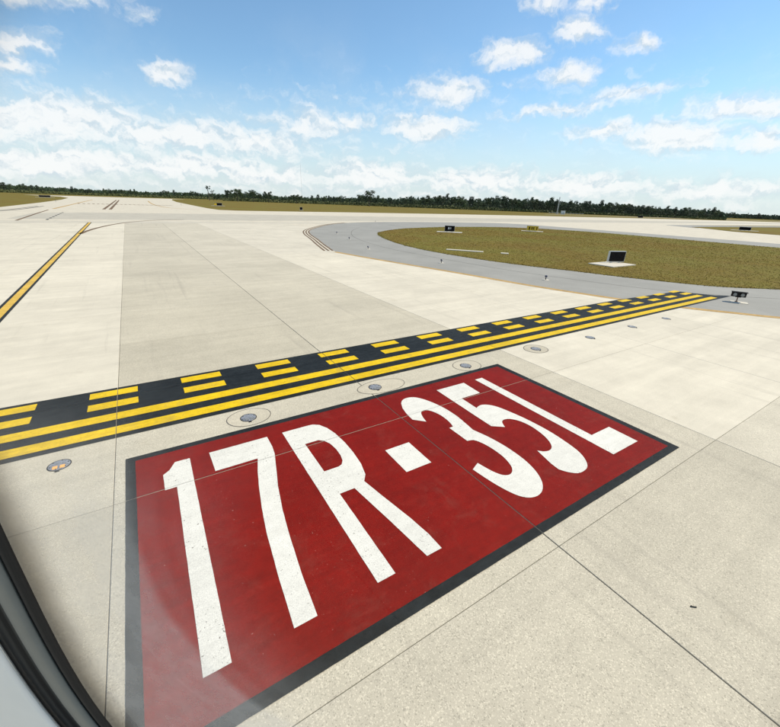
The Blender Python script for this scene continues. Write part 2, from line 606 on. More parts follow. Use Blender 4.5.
def slab_mesh(w, d):
    key = (round(w, 3), round(d, 3))
    if key not in cache:
        bm = bmesh.new()
        c = .004
        ring = lambda i, z: [bm.verts.new((sx * (w / 2 - i), sy * (d / 2 - i), z)) for sx, sy in ((-1, -1), (1, -1), (1, 1), (-1, 1))]
        lo, up, top = ring(0, -.03), ring(0, -c), ring(c, 0)
        for a, b_ in ((lo, up), (up, top)):
            for i in range(4):
                bm.faces.new((a[i], a[(i + 1) % 4], b_[(i + 1) % 4], b_[i]))
        bm.faces.new(top)
        me = bpy.data.meshes.new('slab')
        bm.to_mesh(me)
        bm.free()
        me.materials.append(M['slab'])
        cache[key] = me
    return cache[key]


rs = random.Random(3)
nsl = 0
for i in range(len(UJ) - 1):
    for j in range(len(VJ) - 1):
        u0, u1, v0, v1 = UJ[i], UJ[i + 1], VJ[j], VJ[j + 1]
        if (u0 > 28 and v0 > -1) or (u0 > 20 and v0 > 67.9):
            continue
        if u0 > 23 and 5 < v0 < 24:
            continue
        if u0 > 18 and 24 < v0 < 30:
            pass
        if v1 < -9 and (u1 < 0 or u0 > 24):
            continue
        gu0, gu1 = UGAP.get(u0, .008) / 2, UGAP.get(u1, .008) / 2
        gv = .0035
        me = slab_mesh(u1 - u0 - gu0 - gu1, v1 - v0 - 2 * gv)
        o = bpy.data.objects.new('slab', me)
        COL.objects.link(o)
        o.parent = tax
        o.location = ((u0 + gu0 + u1 - gu1) / 2, (v0 + v1) / 2, rs.uniform(-.0012, .0012))
        # tone and coarseness of each pour
        near = v0 < -1
        if u1 <= 2.4:
            c, ag = (WHITE, .18) if v0 > 1 else ((.51, .48, .40), .7)
            if -2.2 < v0 < 1.5:
                c, ag = (.54, .51, .43), .7
            if u1 < -8:
                c = (.62, .595, .525)
        elif u1 <= 12.7:
            c, ag = GREY, 1.0
            if v0 > -1:
                t_ = min(1, (v0 + 1) / 30)
                b_ = .495 if u0 < 7 else .515
                c, ag = (b_ + .02 * t_, b_ - .026 + .022 * t_, b_ - .10 + .03 * t_), .95 - .5 * t_
            if u0 > 7 and v0 < -5:
                c, ag = (.525, .50, .43), 1.0
            if v1 < -5.9:
                c = (.515, .49, .42)
        else:
            c, ag = WHITE, .28
            if v1 < -5.9:
                c, ag = (.56, .535, .465), .9
            if v0 > 24:
                c = (.60, .575, .51)
        kf = rs.uniform(.965, 1.035)
        o.color = (c[0] * kf, c[1] * kf, c[2] * kf, ag)
        nsl += 1

# the wider pavement on the left and behind the camera, and the runway across the view
bk = sheet('apron', [[(-60, -60), (92, -60), (97, -20), (60, -26), (38.66, VJ[0] - .02), (UJ[0] - .02, VJ[0] - .02), (UJ[0] - .02, VEND), (-60, VEND)]], -.002, concrete('apron_concrete', False, (.52, .495, .42), .5), .04)
tag(bk, kind='structure')
FAR = [(-900, 121), (-200, 124), (-40, 128), (-26, 131), (-24.3, 134), (-24.4, 150), (-24.9, 199), (-27, 280), (-32, 367), (-44, 440), (-80, 520),
       (70, 620), (50, 560), (40, 450), (32.5, 322), (30.6, 228), (29.6, 170), (30.5, 150), (36, 145.5), (50, 147), (87, 155), (143, 162), (210, 167), (300, 167), (370, 165), (480, 158), (570, 141), (900, 100)]
NEARE = [(900, 60), (260, 71), (189, 72.3), (171.5, 53.2), (154.5, 39), (148.7, 27), (140, 0), (130, -60), (92, -60)]
rw = sheet('runway', [FAR + NEARE + [(92, -50)] + outer[::-1][1:] + inner2[::-1][1:-24] + [(28.24, 55), (28.24, VEND + .02), (-900, VEND + .02)]], -.003, M['runway'], .04)
tag(rw, kind='structure')
rg = sheet('runway_strip', [[(-900, 78), (-13.2, 78), (-13.2, 100), (-6, 107), (30, 111), (300, 113), (900, 96), (900, 84), (300, 92), (100, 84), (40, 80.5), (24, 78)]], .001, M['runway_grey'], 0)
tag(rg, kind='structure')
rb = sheet('runway_shoulder', [[(-40, 66.5), (-12, 66.5), (-4.5, 67.6), (36, 69), (40, 73.2), (-40, 72.5)]], .0035, concrete('shoulder_concrete', False, (.54, .52, .465), .3), 0)
tag(rb, kind='structure')

# asphalt shoulder curving round the grass island
sh = sheet('shoulder', [inner + inner2[1:] + outer[1:]], Z_ASPH, M['asphalt'], .03)
tag(sh, kind='structure')
isl = sheet('infield', [ISLAND], .03, M['grass'], .05)
tag(isl, kind='structure')
is2 = sheet('far_infield', [smooth_line([(171.2, 53.2), (178, 57), (212, 57.5), (256, 54), (330, 50), (420, 30), (380, -40), (180, -60), (143, -40), (142, 8), (149.5, 27), (156, 38.6)], 4, True)], .03, M['grass'], .05)
tag(is2, kind='structure')
as2 = sheet('far_shoulder', [smooth_line([(189, 72.3), (178, 64), (168, 53.8), (172, 54.5), (180, 59.5), (214, 60.5), (258, 58), (320, 56), (320, 64), (260, 66), (214, 70)], 3, True)], .006, M['asphalt'], 0)
tag(as2, kind='structure')

# tar lines in the asphalt: longitudinal joint and one parallel to the island
tl = ribbon_mesh('shoulder_joint', smooth_line([(33.7, -1.8), (30.9, .6), (28.9, 3.5), (27.4, 7.3), (26.2, 11.5), (25.6, 16), (25.2, 21), (25.0, 26), (26.0, 33), (28.4, 41), (33, 50), (38, 57)], 5), .05, Z_ASPH + .003, M['seal'])
tag(tl, kind='structure')


# ------------------------------------------------------------------ paint with the joints cut through it
def cut_joints(bm, gu=.012, gv=.008, jitter=None):
    xs = [v.co.x for v in bm.verts]
    ys = [v.co.y for v in bm.verts]
    for axis, js, gp, lo, hi in ((0, UJ, gu, min(xs), max(xs)), (1, VJ, gv, min(ys), max(ys))):
        for q in js:
            if q <= lo + .02 or q >= hi - .02:
                continue
            g_ = max(gp, UGAP.get(q, 0) + .002) / 2 if axis == 0 else gp / 2
            no = Vector((1, 0, 0)) if axis == 0 else Vector((0, 1, 0))
            for s in (-g_, g_):
                co = no * (q + s)
                bmesh.ops.bisect_plane(bm, geom=bm.verts[:] + bm.edges[:] + bm.faces[:], plane_co=co, plane_no=no, dist=1e-6)
            dead = [f for f in bm.faces if abs(f.calc_center_median()[axis] - q) < g_ * .98]
            bmesh.ops.delete(bm, geom=dead, context='FACES')


RJ = random.Random(12)


def rough_edge(lp, amp=.0016, step=.10):
    """hand-masked paint edge: the outline wanders by a few millimetres"""
    out = []
    n = len(lp)
    for i in range(n):
        a, b_ = lp[i], lp[(i + 1) % n]
        ln = math.hypot(b_[0] - a[0], b_[1] - a[1])
        out.append(a)
        m_ = min(int(ln / step), 90)
        if m_ < 1 or ln > 20:
            continue
        nx, ny = -(b_[1] - a[1]) / ln, (b_[0] - a[0]) / ln
        for q in range(1, m_):
            t = q / m_
            d = RJ.uniform(-amp, amp)
            out.append((a[0] + (b_[0] - a[0]) * t + nx * d, a[1] + (b_[1] - a[1]) * t + ny * d))
    return out


def painted(name, loops, z, mat, parent, cut=True, gu=.012, gv=.008):
    bm = bmesh.new()
    tess(bm, [rough_edge(lp) for lp in loops], z)
    if cut:
        cut_joints(bm, gu, gv)
    return from_bm(name, bm, mat, parent)


def rect(a, b, c, d):
    return [(a, c), (b, c), (b, d), (a, d)]


# --- holding position marking
FT = .3048
hold = tag(empty('holding_position_marking', (0, 0, 0)), 'yellow and black runway holding position line, two solid and two dashed stripes across the taxiway', 'road marking')
U0, U1 = -14.0, 30.2
bed = [(U0, -.15), (31.6, -.15), (31.6, .02), (30.9, .35), (30.4, 1.2), (30.1, 1.9), (28.4, 2.0), (24, 2.25), (U0, 2.27)]
painted('black_bed', [bed], Z_BED, M['black'], hold)
for v in (0, 2):
    painted('solid_stripe', [rect(U0, U1 - .1 * v, v * FT, (v + 1) * FT)], Z_MARK, M['yellow'], hold)
for k in range(-7, 17):
    for v in (4, 6):
        a = k * 6 * FT
        if a + 3 * FT > 30.5 - (.1 * (v - 3)):
            continue
        painted('dash', [rect(a, a + 3 * FT, v * FT, (v + 1) * FT)], Z_MARK, M['yellow'], hold)

# --- red surface sign 17R-35L
sgn = tag(empty('surface_painted_sign', (7.1, -3.3, 0)), 'large red panel painted on the concrete with white characters 17R-35L and black border', 'road marking')
SO = Vector((7.1, -3.3))
sgn.location = (0, 0, 0)
XL, XR, YB, YT = 2.505, 11.66, -5.765, -.985
RL, RR, RB, RT = 2.645, 11.50, -5.625, -1.125
painted('black_border', [rect(XL, XR, YB, YT), rect(RL, RR, RB, RT)], Z_BED, M['black'], sgn, gu=.014, gv=.012)
painted('red_panel', [rect(RL, RR, RB, RT)], Z_BED + .0005, M['red'], sgn, gu=.018, gv=.017)
YA, YZ = -5.23, -1.49
CH = [
    ('figure_one', [[(3.445, YZ), (3.215, YZ), (3.12, -1.68), (3.02, -1.77), (3.02, -2.185), (3.185, -2.185), (3.125, YA), (3.385, YA)]]),
    ('figure_seven', [[(3.76, YZ), (4.79, YZ), (4.785, -1.85), (4.76, -2.08), (4.66, -2.5), (4.55, -2.95), (4.45, -3.5), (4.38, -4.05), (4.32, -4.65), (4.285, YA),
                       (4.02, YA), (4.06, -4.6), (4.13, -3.8), (4.20, -3.3), (4.28, -2.85), (4.37, -2.42), (4.46, -2.08), (3.765, -2.08)]]),
    ('letter_r', [[(5.085, YZ), (5.60, YZ), (5.72, -1.50), (5.83, -1.58), (5.92, -1.76), (5.98, -2.02), (6.01, -2.38), (6.005, -2.75), (5.97, -3.12), (5.90, -3.40), (5.80, -3.54),
                   (5.89, -4.03), (6.0, -4.59), (6.05, -4.95), (6.055, YA), (5.81, YA), (5.70, -4.4), (5.585, -3.61), (5.325, -3.61), (5.315, YA), (5.06, YA)],
                  [(5.335, -2.075), (5.60, -2.075), (5.69, -2.15), (5.75, -2.29), (5.775, -2.51), (5.765, -2.72), (5.73, -2.87), (5.67, -2.96), (5.60, -2.99), (5.33, -2.99)]]),
    ('hyphen', [[(6.545, -2.99), (7.08, -2.99), (7.075, -3.70), (6.54, -3.70)]]),
    ('figure_three', [smooth_line([(7.81, -1.64), (7.92, -1.52), (8.09, -1.47), (8.29, -1.55), (8.45, -1.84), (8.55, -2.24), (8.57, -2.66), (8.535, -2.98), (8.49, -3.28)], 3)[:-1]
                      + smooth_line([(8.49, -3.28), (8.58, -3.62), (8.63, -4.0), (8.625, -4.36), (8.585, -4.62), (8.50, -4.86), (8.37, -5.06), (8.2, -5.19), (8.03, -5.23), (7.88, -5.19), (7.77, -5.08), (7.69, -4.88), (7.63, -4.6), (7.585, -4.22)], 3)
                      + smooth_line([(7.79, -4.13), (7.85, -4.42), (7.93, -4.585), (8.04, -4.64), (8.16, -4.60), (8.26, -4.48), (8.335, -4.25), (8.35, -3.97), (8.315, -3.72), (8.24, -3.56), (8.11, -3.52)], 3)
                      + [(8.11, -2.98)] + smooth_line([(8.21, -2.98), (8.265, -2.79), (8.28, -2.5), (8.21, -2.24), (8.09, -2.14), (7.97, -2.19), (7.89, -2.36), (7.84, -2.55)], 3)
                      + smooth_line([(7.63, -2.34), (7.66, -2.08), (7.72, -1.83)], 3)]),
    ('figure_five', [[(8.97, YZ), (9.87, YZ), (9.83, -2.12), (9.23, -2.12), (9.21, -2.64)]
                     + smooth_line([(9.30, -2.60), (9.43, -2.59), (9.57, -2.67), (9.68, -2.84), (9.76, -3.14), (9.83, -3.56), (9.855, -4.05), (9.82, -4.45), (9.75, -4.80), (9.64, -5.02), (9.48, -5.18), (9.31, -5.235), (9.13, -5.22), (9.0, -5.11), (8.925, -4.98)], 3)
                     + [(8.95, -4.80), (9.06, -4.42)] + smooth_line([(9.14, -4.50), (9.26, -4.535), (9.40, -4.49), (9.53, -4.34), (9.63, -4.09), (9.675, -3.79), (9.635, -3.53), (9.51, -3.35), (9.36, -3.31), (9.25, -3.37), (9.16, -3.53)], 3)
                     + [(8.93, -3.36)]]),
    ('letter_l', [[(10.27, YZ), (10.52, YZ), (10.505, -4.63), (11.145, -4.63), (11.13, YA), (10.245, YA)]]),
]
for nm, lp in CH:
    painted(nm, lp, Z_MARK, M['white'], sgn, gu=.006, gv=.007)

# --- taxiway centre line left
cl = tag(empty('taxiway_centre_line', (0, 0, 0)), 'yellow taxiway centre line with black edges on white concrete at the left', 'road marking')
cll = [(-1.22, -6), (-1.25, 2.28)]
clm = [(-1.26, 2.30 + .02)] + [(-1.26 - .86 * (v - 2.3) / 66.7, v) for v in (8, 14, 20, 26, 32, 40, 50, 60, 69)]


def strip_poly(line, w, off=0):
    L, R_ = ribbon(line, w, off)
    return R_ + L[::-1]


painted('black_edge', [strip_poly(clm, .11, .190)], Z_BED, M['black'], cl)
painted('black_edge', [strip_poly(clm, .11, -.190)], Z_BED, M['black'], cl)
painted('yellow_line', [strip_poly(clm, .27)], Z_BED, M['ochre'], cl)
lead = smooth_line([(-1.70, 47.5), (-1.3, 52), (-.4, 58), (1.2, 65), (3.4, 71), (6.5, 76), (12, 81)], 6)
ll = ribbon_mesh('lead_off_line', lead, .42, Z_BED, M['brown'])
tag(ll, 'thin worn brown line curving right from the yellow centre line', 'road marking')

# --- edge markings
el_ = ribbon_mesh('taxiway_edge_line', inner[12:], .42, Z_ASPH + .002, M['tan'], off=.08)
tag(el_, 'faded tan edge line between concrete and grey asphalt shoulder', 'road marking')
tri = tag(empty('shoulder_corner_marking', (0, 0, 0)), 'three narrow brown curved lines round the tip of the asphalt shoulder', 'road marking')
i2 = inner2[1:38]
for off in (.12, .50, .88):
    ribbon_mesh('brown_line', i2, .19, Z_BED, M['brown'], tri, off=off)
rl = tag(ribbon_mesh('runway_edge_line', [(-11.2, 73), (-11.7, 84), (-12.5, 101), (-13.2, 120)], .38, .0075, M['brown']), 'dark brown straight line along the runway near the left border', 'road marking')
dots = []
dd = tag(empty('dashed_runway_line', (0, 0, 0)), 'short black dashes in a row across the runway at the left', 'road marking')
for q in range(7):
    v = 75.5 + q * 4.7
    ribbon_mesh('dash', [(-8.0 - .033 * (v - 75.5), v), (-8.1 - .033 * (v - 75.5), v + 2.3)], .34, .0075, M['black'], dd)
fcl = tag(empty('far_centre_line', (0, 0, 0)), 'dark wide centre line on the taxiway beyond the runway', 'road marking')
for off in (-.75, .75):
    ribbon_mesh('dark_line', [(-1.93, 131), (-2.0, 200), (-2.2, 330)], .75, .004, M['brown'], fcl, off=off)
fho = tag(empty('far_holding_line', (0, 0, 0)), 'row of small dark dashes across the taxiway beyond the runway', 'road marking')
for q in range(22):
    ribbon_mesh('dash', [(-13.5 + q * 1.55, 196 + q * .25), (-12.7 + q * 1.55, 196.1 + q * .25)], 7.0, .004, M['brown'], fho)
bc = tag(empty('left_edge_marking', (0, 0, 0)), 'double dark curved edge line sweeping left near the left grass field', 'road marking')
for off, w in ((0, .5), (1.3, .45)):
    ribbon_mesh('dark_line', smooth_line([(-30, 92), (-22, 100), (-19, 112), (-18.2, 126), (-17.9, 150)], 6), w, .0085, M['black'], bc, off=off)
bl = tag(ribbon_mesh('far_edge_line', smooth_line([(-13.2, 128), (-13.5, 160), (-14.3, 230), (-15, 310)], 5), .7, .004, M['tan']), 'faded tan edge line left on the taxiway beyond the runway', 'road marking')
bl2 = tag(ribbon_mesh('far_edge_line', smooth_line([(15.5, 330), (13.5, 240), (13.8, 190), (16.5, 160), (24, 149)], 5), .7, .004, M['tan']), 'faded tan edge line right, bending out at the far taxiway mouth', 'road marking')


bm = bmesh.new()
box(bm, (0, 0, .006), (.012, .055, .010), bevel=.003)
box(bm, (.006, .03, .007), (.012, .022, .010), rotz_(35), bevel=.003)
scrap = from_bm('rubber_scrap', bm, M['black'])
scrap.location = (8.09, -7.39, 0)
scrap.rotation_euler = (0, 0, .9)
tag(scrap, 'tiny dark scrap lying on the bare concrete right below the red panel', 'debris')

# ------------------------------------------------------------------ in-pavement lights
def arc_ring(bm, rx, ry, w, z, a0=0, a1=360, n=40, cx=0, cy=0, wob=.0):
    pr = None
    for i in range(n + 1):
        a = rad(a0 + (a1 - a0) * i / n)
        k = 1 + wob * math.sin(a * 5)
        p = [bm.verts.new((cx + math.cos(a) * (rx + s) * k, cy + math.sin(a) * (ry + s) * k, z)) for s in (-w / 2, w / 2)]
        if pr:
            bm.faces.new((pr[0], pr[1], p[1], p[0]))
        pr = p
    for f in bm.faces:
        f.normal_update()
        if f.normal.z < 0:
            f.normal_flip()


def pavement_light(u, v, label, seam=None, rz=0.0, r=.165):
    t = tag(empty('inset_light', (u, v, .0015), rz), label, 'pavement light', 'flush lights along the holding line')
    bm = bmesh.new()
    lathe(bm, [(r, 0), (r, .004), (r * .93, .007), (r * .90, .006)], 36, cap=False)
    from_bm('rim', bm, M['dark_metal'], t)
    bm = bmesh.new()
    lathe(bm, [(r * .90, .006), (r * .86, .010), (r * .55, .014), (r * .35, .0155)], 36)
    hs = from_bm('housing', bm, M['steel'], t)
    for sx in (-1, 1):
        bm = bmesh.new()
        box(bm, (sx * r * .30, -r * .44, .0145), (r * .40, r * .50, .010), bevel=.003)
        from_bm('lens', bm, M['amber'] if u < 2 else M['lens_dull'], hs)
    bm = bmesh.new()
    box(bm, (-.01, -r * 1.10, .004), (r * .35, r * .22, .010), bevel=.002)
    from_bm('drain_slot', bm, M['dark_metal'], t)
    for q in range(6):
        a = rad(q * 60 + 15)
        bm = bmesh.new()
        tube(bm, (math.cos(a) * r * .76, math.sin(a) * r * .76, .008), (math.cos(a) * r * .76, math.sin(a) * r * .76, .0155), .011, n=6)
        from_bm('bolt', bm, M['dark_metal'], hs)
    if seam:
        cx, cy, rx, ry, w = seam
        bm = bmesh.new()
        tess(bm, [[(cx + math.cos(rad(a)) * rx, cy + math.sin(rad(a)) * ry) for a in range(0, 360, 9)],
                  [(math.cos(rad(a)) * r, math.sin(rad(a)) * r) for a in range(0, 360, 12)]], .0015)
        from_bm('grout_patch', bm, M['grout'], t)
        bm = bmesh.new()
        arc_ring(bm, rx, ry, w, .003, cx=cx, cy=cy, wob=.006)
        from_bm('core_seam', bm, M['seal'], t)
    return t


pavement_light(1.57, -.63, 'round steel flush light with two glowing amber lenses, left of the red panel')
pavement_light(4.66, -.585, 'round flush light in a circular seam, above the figure 7', (.02, .02, .44, .35, .014))
pavement_light(7.72, -.60, 'round flush light in a wide oval seam, above the hyphen of the red panel', (.18, -.02, .66, .34, .014))
pavement_light(10.72, -.64, 'round flush light in a circular seam, at the top right corner of the red panel', (.05, 0, .44, .36, .014))
pavement_light(13.80, -.66, 'round flush light in a dark circular seam, first one right of the red panel', (0, 0, .42, .36, .018))
pavement_light(16.65, -.80, 'small flush light without seam, second one right of the red panel')
pavement_light(19.6, -.78, 'small flush light without seam, third one right of the red panel')
pavement_light(22.4, -.80, 'small flush light without seam, last one before the asphalt shoulder')


# ------------------------------------------------------------------ runway guard light
def rotz(a):
    return Matrix.Rotation(rad(a), 4, 'Z')


gl = tag(empty('runway_guard_light', (29.95, -.92, Z_ASPH), rad(-68)), 'black twin-lamp runway guard light on a short post at the end of the holding line', 'guard light')
bm = bmesh.new()
box(bm, (.15, -.05, .012), (.95, .72, .03), bevel=.008)
from_bm('base_pad', bm, M['pad'], gl)
bm = bmesh.new()
tube(bm, (0, 0, .02), (0, 0, .36), .032)
tube(bm, (0, 0, .02), (0, 0, .06), .10, .08, 14)
from_bm('post', bm, M['orange'], gl)
bm = bmesh.new()
box(bm, (0, .02, .52), (.80, .24, .30), bevel=.03)
box(bm, (0, -.04, .70), (.88, .36, .04), bevel=.01)
box(bm, (0, 0, .37), (.30, .16, .06), bevel=.01)
hd = from_bm('lamp_housing', bm, M['dark_metal'], gl)
gl.scale = (.77, .77, .77)
for sx in (-1, 1):
    bm = bmesh.new()
    lathe(bm, [(.115, 0), (.10, .012), (.05, .022)], 20)
    lens = from_bm('lens', bm, M['lens'], hd)
    lens.location = (sx * .205, -.101, .53)
    lens.rotation_euler = (rad(90), 0, 0)
    bm = bmesh.new()
    n = 14
    pr = None
    for i in range(n + 1):
        a = rad(-10 + 200 * i / n)
        p = [bm.verts.new((math.cos(a) * rr, yy, math.sin(a) * rr)) for rr, yy in ((.135, -.10), (.125, -.17))]
        if pr:
            bm.faces.new((pr[0], pr[1], p[1], p[0]))
        pr = p
    hood = from_bm('hood', bm, M['dark_metal'], hd)
    hood.location = (sx * .205, 0, .53)
    s_ = hood.modifiers.new('thick', 'SOLIDIFY')
    s_.thickness = .012


# ------------------------------------------------------------------ signs in the grass
def airfield_sign(u, v, rz, w, h, label, face, pad=(3.2, 2.0), padrot=0.0, frame=.07, panel_marks=(), name='airfield_sign', padoff=(0, 0)):
    t = tag(empty(name, (u, v, .03), rad(rz)), label, 'sign', 'signs in the grass')
    bm = bmesh.new()
    box(bm, (padoff[0], padoff[1], .02), (pad[0], pad[1], .10), rotz(padrot), bevel=.015)
    from_bm('concrete_base', bm, M['pad'], t)
    n = max(2, int(round(w / 1.0)))
    for i in range(n):
        x = -w / 2 + w * (i + .5) / n
        bm = bmesh.new()
        tube(bm, (x, 0, .06), (x, 0, .16), .035)
        box(bm, (x, 0, .08), (.18, .18, .03))
        from_bm('leg', bm, M['alu'], t)
    bm = bmesh.new()
    box(bm, (0, 0, .14 + h / 2), (w, .20, h), bevel=.012)
    from_bm('cabinet', bm, M['alu'], t)
    bm = bmesh.new()
    box(bm, (0, -.105, .14 + h / 2), (w - 2 * frame, .02, h - 2 * frame), bevel=.004)
    fp = from_bm('face_panel', bm, face, t)
    for (x0, x1, z0, z1, mt) in panel_marks:
        bm = bmesh.new()
        box(bm, ((x0 + x1) / 2, -.118, .14 + (z0 + z1) / 2), (x1 - x0, .01, z1 - z0))
        from_bm('legend_mark', bm, mt, fp)
    return t


airfield_sign(38.75, 10.55, -20, 1.66, .92, 'large black square sign with thin light frame on a white pad, nearest in the grass', M['sign_black'], (3.6, 2.2), 20, .05, padoff=(-.85, -.65))
airfield_sign(49.0, 44.9, -42, 1.7, .95, 'black sign with a small white mark on a pale pad near the grass island tip', M['sign_black'], (4.3, 1.7), 0, .03,
              ((-.28, -.10, .35, .68, M['sign_white']), (.02, .10, .36, .70, M['sign_white']), (.18, .24, .40, .66, M['sign_white'])))
airfield_sign(71.2, 45.4, -52, 2.25, .92, 'yellow sign with black markings at the far edge of the grass island', M['sign_yellow'], (4.2, 1.5), 0, .03,
              ((-.70, -.48, .18, .72, M['sign_black']), (-.20, -.02, .2, .70, M['sign_black']), (.14, .30, .2, .70, M['sign_black']), (.74, .90, .16, .74, M['sign_black'])))
airfield_sign(42.3, 219, -12, 4.0, 1.3, 'far black and yellow sign in the field right of the far taxiway', M['sign_black'], (6.5, 3), 0, .05,
              ((-1.9, -.6, .15, 1.15, M['sign_yellow']),))
airfield_sign(172, 41.5, -75, 3.0, 1.0, 'dark low sign on the far right grass field', M['sign_black'], (7, 3), 0, .04)
airfield_sign(68.5, 169.5, -20, 1.2, 1.2, 'small dark upright sign at the near edge of the far field, behind the shoulder tip', M['sign_black'], (2, 1.5), 0, .05)
airfield_sign(394, 184, -65, 4.0, 1.4, 'tiny dark sign in the far field before the dark trees on the right', M['sign_black'], (4, 2), 0, .05)
airfield_sign(-43, 352, 5, 6, 1.2, 'low wide dark sign at the back edge of the left grass field', M['sign_black'], (10, 3), 0, .05)


def flat_slab(name, u, v, w, d, rz, label):
    bm = bmesh.new()
    box(bm, (0, 0, .02), (w, d, .09), bevel=.012)
    o = from_bm(name, bm, M['pad'])
    o.location = (u, v, .03)
    o.rotation_euler = (0, 0, rad(rz))
    tag(o, label, 'concrete slab')


flat_slab('drain_cover_slab', 31.55, 22.1, 3.75, .62, -49.5, 'long white concrete slab lying in the grass near the shoulder')
flat_slab('drain_cover_slab', 34.1, 19.05, .75, .6, -45, 'short white concrete block lying in the grass right of the long slab')


def edge_light(u, v, label, h=.30):
    t = tag(empty('taxiway_edge_light', (u, v, Z_ASPH)), label, 'edge light', 'blue edge lights on the asphalt shoulder')
    bm = bmesh.new()
    lathe(bm, [(.22, 0), (.22, .012), (.205, .016)], 20)
    from_bm('base_plate', bm, M['pad'], t)
    bm = bmesh.new()
    tube(bm, (0, 0, .014), (0, 0, h * .62), .03, .026, 8)
    from_bm('stem', bm, M['dark_metal'], t)
    bm = bmesh.new()
    lathe(bm, [(.055, h * .6), (.085, h * .66), (.08, h * .85), (.05, h * .97), (.015, h)], 14)
    from_bm('globe', bm, M['blue'], t)


edge_light(25.4, 7.7, 'small blue edge light on the asphalt, nearest the guard light')
edge_light(23.6, 16.15, 'small blue edge light on the asphalt below the long white slab')
edge_light(22.6, 26.3, 'small blue edge light on the asphalt at the inner corner')
edge_light(25.4, 36.0, 'small blue edge light on the asphalt past the inner corner')
edge_light(27.5, 44.1, 'small blue edge light on the asphalt near the shoulder tip')
edge_light(52.5, 76.0, 'small blue edge light on the far side of the asphalt bend')
edge_light(-22.0, 213, 'small edge light at the corner of the left grass field', .9)
edge_light(24, 205, 'small edge light at the mouth of the far taxiway', .9)

# ------------------------------------------------------------------ equipment shed, antenna array and masts
shd = tag(empty('equipment_shed', (388, 259.5, -.05), rad(-56)), 'small white equipment shed in the far field before the dark trees', 'shed')
bm = bmesh.new()
box(bm, (0, 0, 1.7), (4.2, 3.2, 3.4), bevel=.05)
wl = from_bm('wall', bm, M['shed'], shd)
bm = bmesh.new()
box(bm, (0, 0, 3.5), (4.7, 3.7, .22), bevel=.03)
from_bm('roof', bm, M['alu'], shd)
bm = bmesh.new()
box(bm, (.6, -1.62, 1.15), (1.0, .06, 2.1), bevel=.01)
from_bm('door', bm, M['alu'], wl)


def mast(u, v, h, r, label, col):
    t = tag(empty('mast', (u, v, -.05)), label, 'mast')
    bm = bmesh.new()
    for a in (90, 210, 330):
        tube(bm, (math.cos(rad(a)) * r, math.sin(rad(a)) * r, 0), (math.cos(rad(a)) * r * .8, math.sin(rad(a)) * r * .8, h), r * .22, n=5)
    from_bm('lattice_leg', bm, col, t)
    bm = bmesh.new()
    nn = int(h / 2)
    for q in range(nn):
        z0, z1 = h * q / nn, h * (q + 1) / nn
        for a, b_ in ((90, 210), (210, 330), (330, 90)):
            k = r * (1 - .2 * q / nn)
            tube(bm, (math.cos(rad(a)) * k, math.sin(rad(a)) * k, z0), (math.cos(rad(b_)) * k, math.sin(rad(b_)) * k, z1), r * .14, n=4)
    from_bm('lattice_brace', bm, col, t)
    bm = bmesh.new()
    box(bm, (0, 0, .15), (r * 4, r * 4, .4), bevel=.03)
    from_bm('footing', bm, M['pad'], t)


mast(383, 263, 16.5, .55, 'slim pale antenna mast rising beside the white shed', M['alu'])
mast(340, 900, 80, .22, 'very thin tall mast far behind the left tree line', M['alu'])
an = tag(empty('antenna_array', (388, 256, -.05), rad(-56)), 'low white row of antenna frames on both sides of the white shed', 'antenna')
bm = bmesh.new()
box(bm, (0, 0, 1.15), (34, .25, .22))
from_bm('rail', bm, M['shed'], an)
for q in range(12):
    x = -16.2 + q * 2.95
    bm = bmesh.new()
    tube(bm, (x, 0, 0), (x, 0, 1.1), .09, n=6)
    box(bm, (x, -.5, 1.5), (.25, 1.6, .5))
    from_bm('antenna_frame', bm, M['shed'], an)
dirt = sheet('dirt_track', [[(330, 236), (420, 215), (640, 190), (900, 150), (900, 170), (640, 212), (430, 228), (334, 243)]], -.03, simple('dirt', (.42, .36, .26), .9, var=.15, vs=.1), .02)
tag(dirt, kind='structure')


# ------------------------------------------------------------------ trees
def leaf_quads(rng, clumps, per, size, flat=.8):
    vs, fs = [], []
    for (cx, cy, cz, cr) in clumps:
        for _ in range(per):
            while True:
                x, y, z = rng.uniform(-1, 1), rng.uniform(-1, 1), rng.uniform(-1, 1)
                rr = x * x + y * y + z * z
                if .12 < rr < 1:
                    break
            px, py, pz = cx + x * cr, cy + y * cr, cz + z * cr * flat
            s = size * rng.uniform(.55, 1.25)
            n = Vector((x + rng.uniform(-.7, .7), y + rng.uniform(-.7, .7), z + .5 + rng.uniform(-.6, .6))).normalized()
            t = n.orthogonal().normalized()
            t = Matrix.Rotation(rng.uniform(0, 6.28), 3, n) @ t
            b_ = n.cross(t)
            b0 = len(vs)
            for sx, sy in ((-1, -.4), (.2, -1), (1, .3), (-.3, 1)):
                p = Vector((px, py, pz)) + t * (sx * s) + b_ * (sy * s * .7)
                vs.append((p.x, p.y, p.z))
            fs.append((b0, b0 + 1, b0 + 2, b0 + 3))
    return vs, fs


def mesh_of(name, vs, fs, mat):
    me = bpy.data.meshes.new(name)
    me.from_pydata(vs, [], fs)
    me.materials.append(mat)
    return me


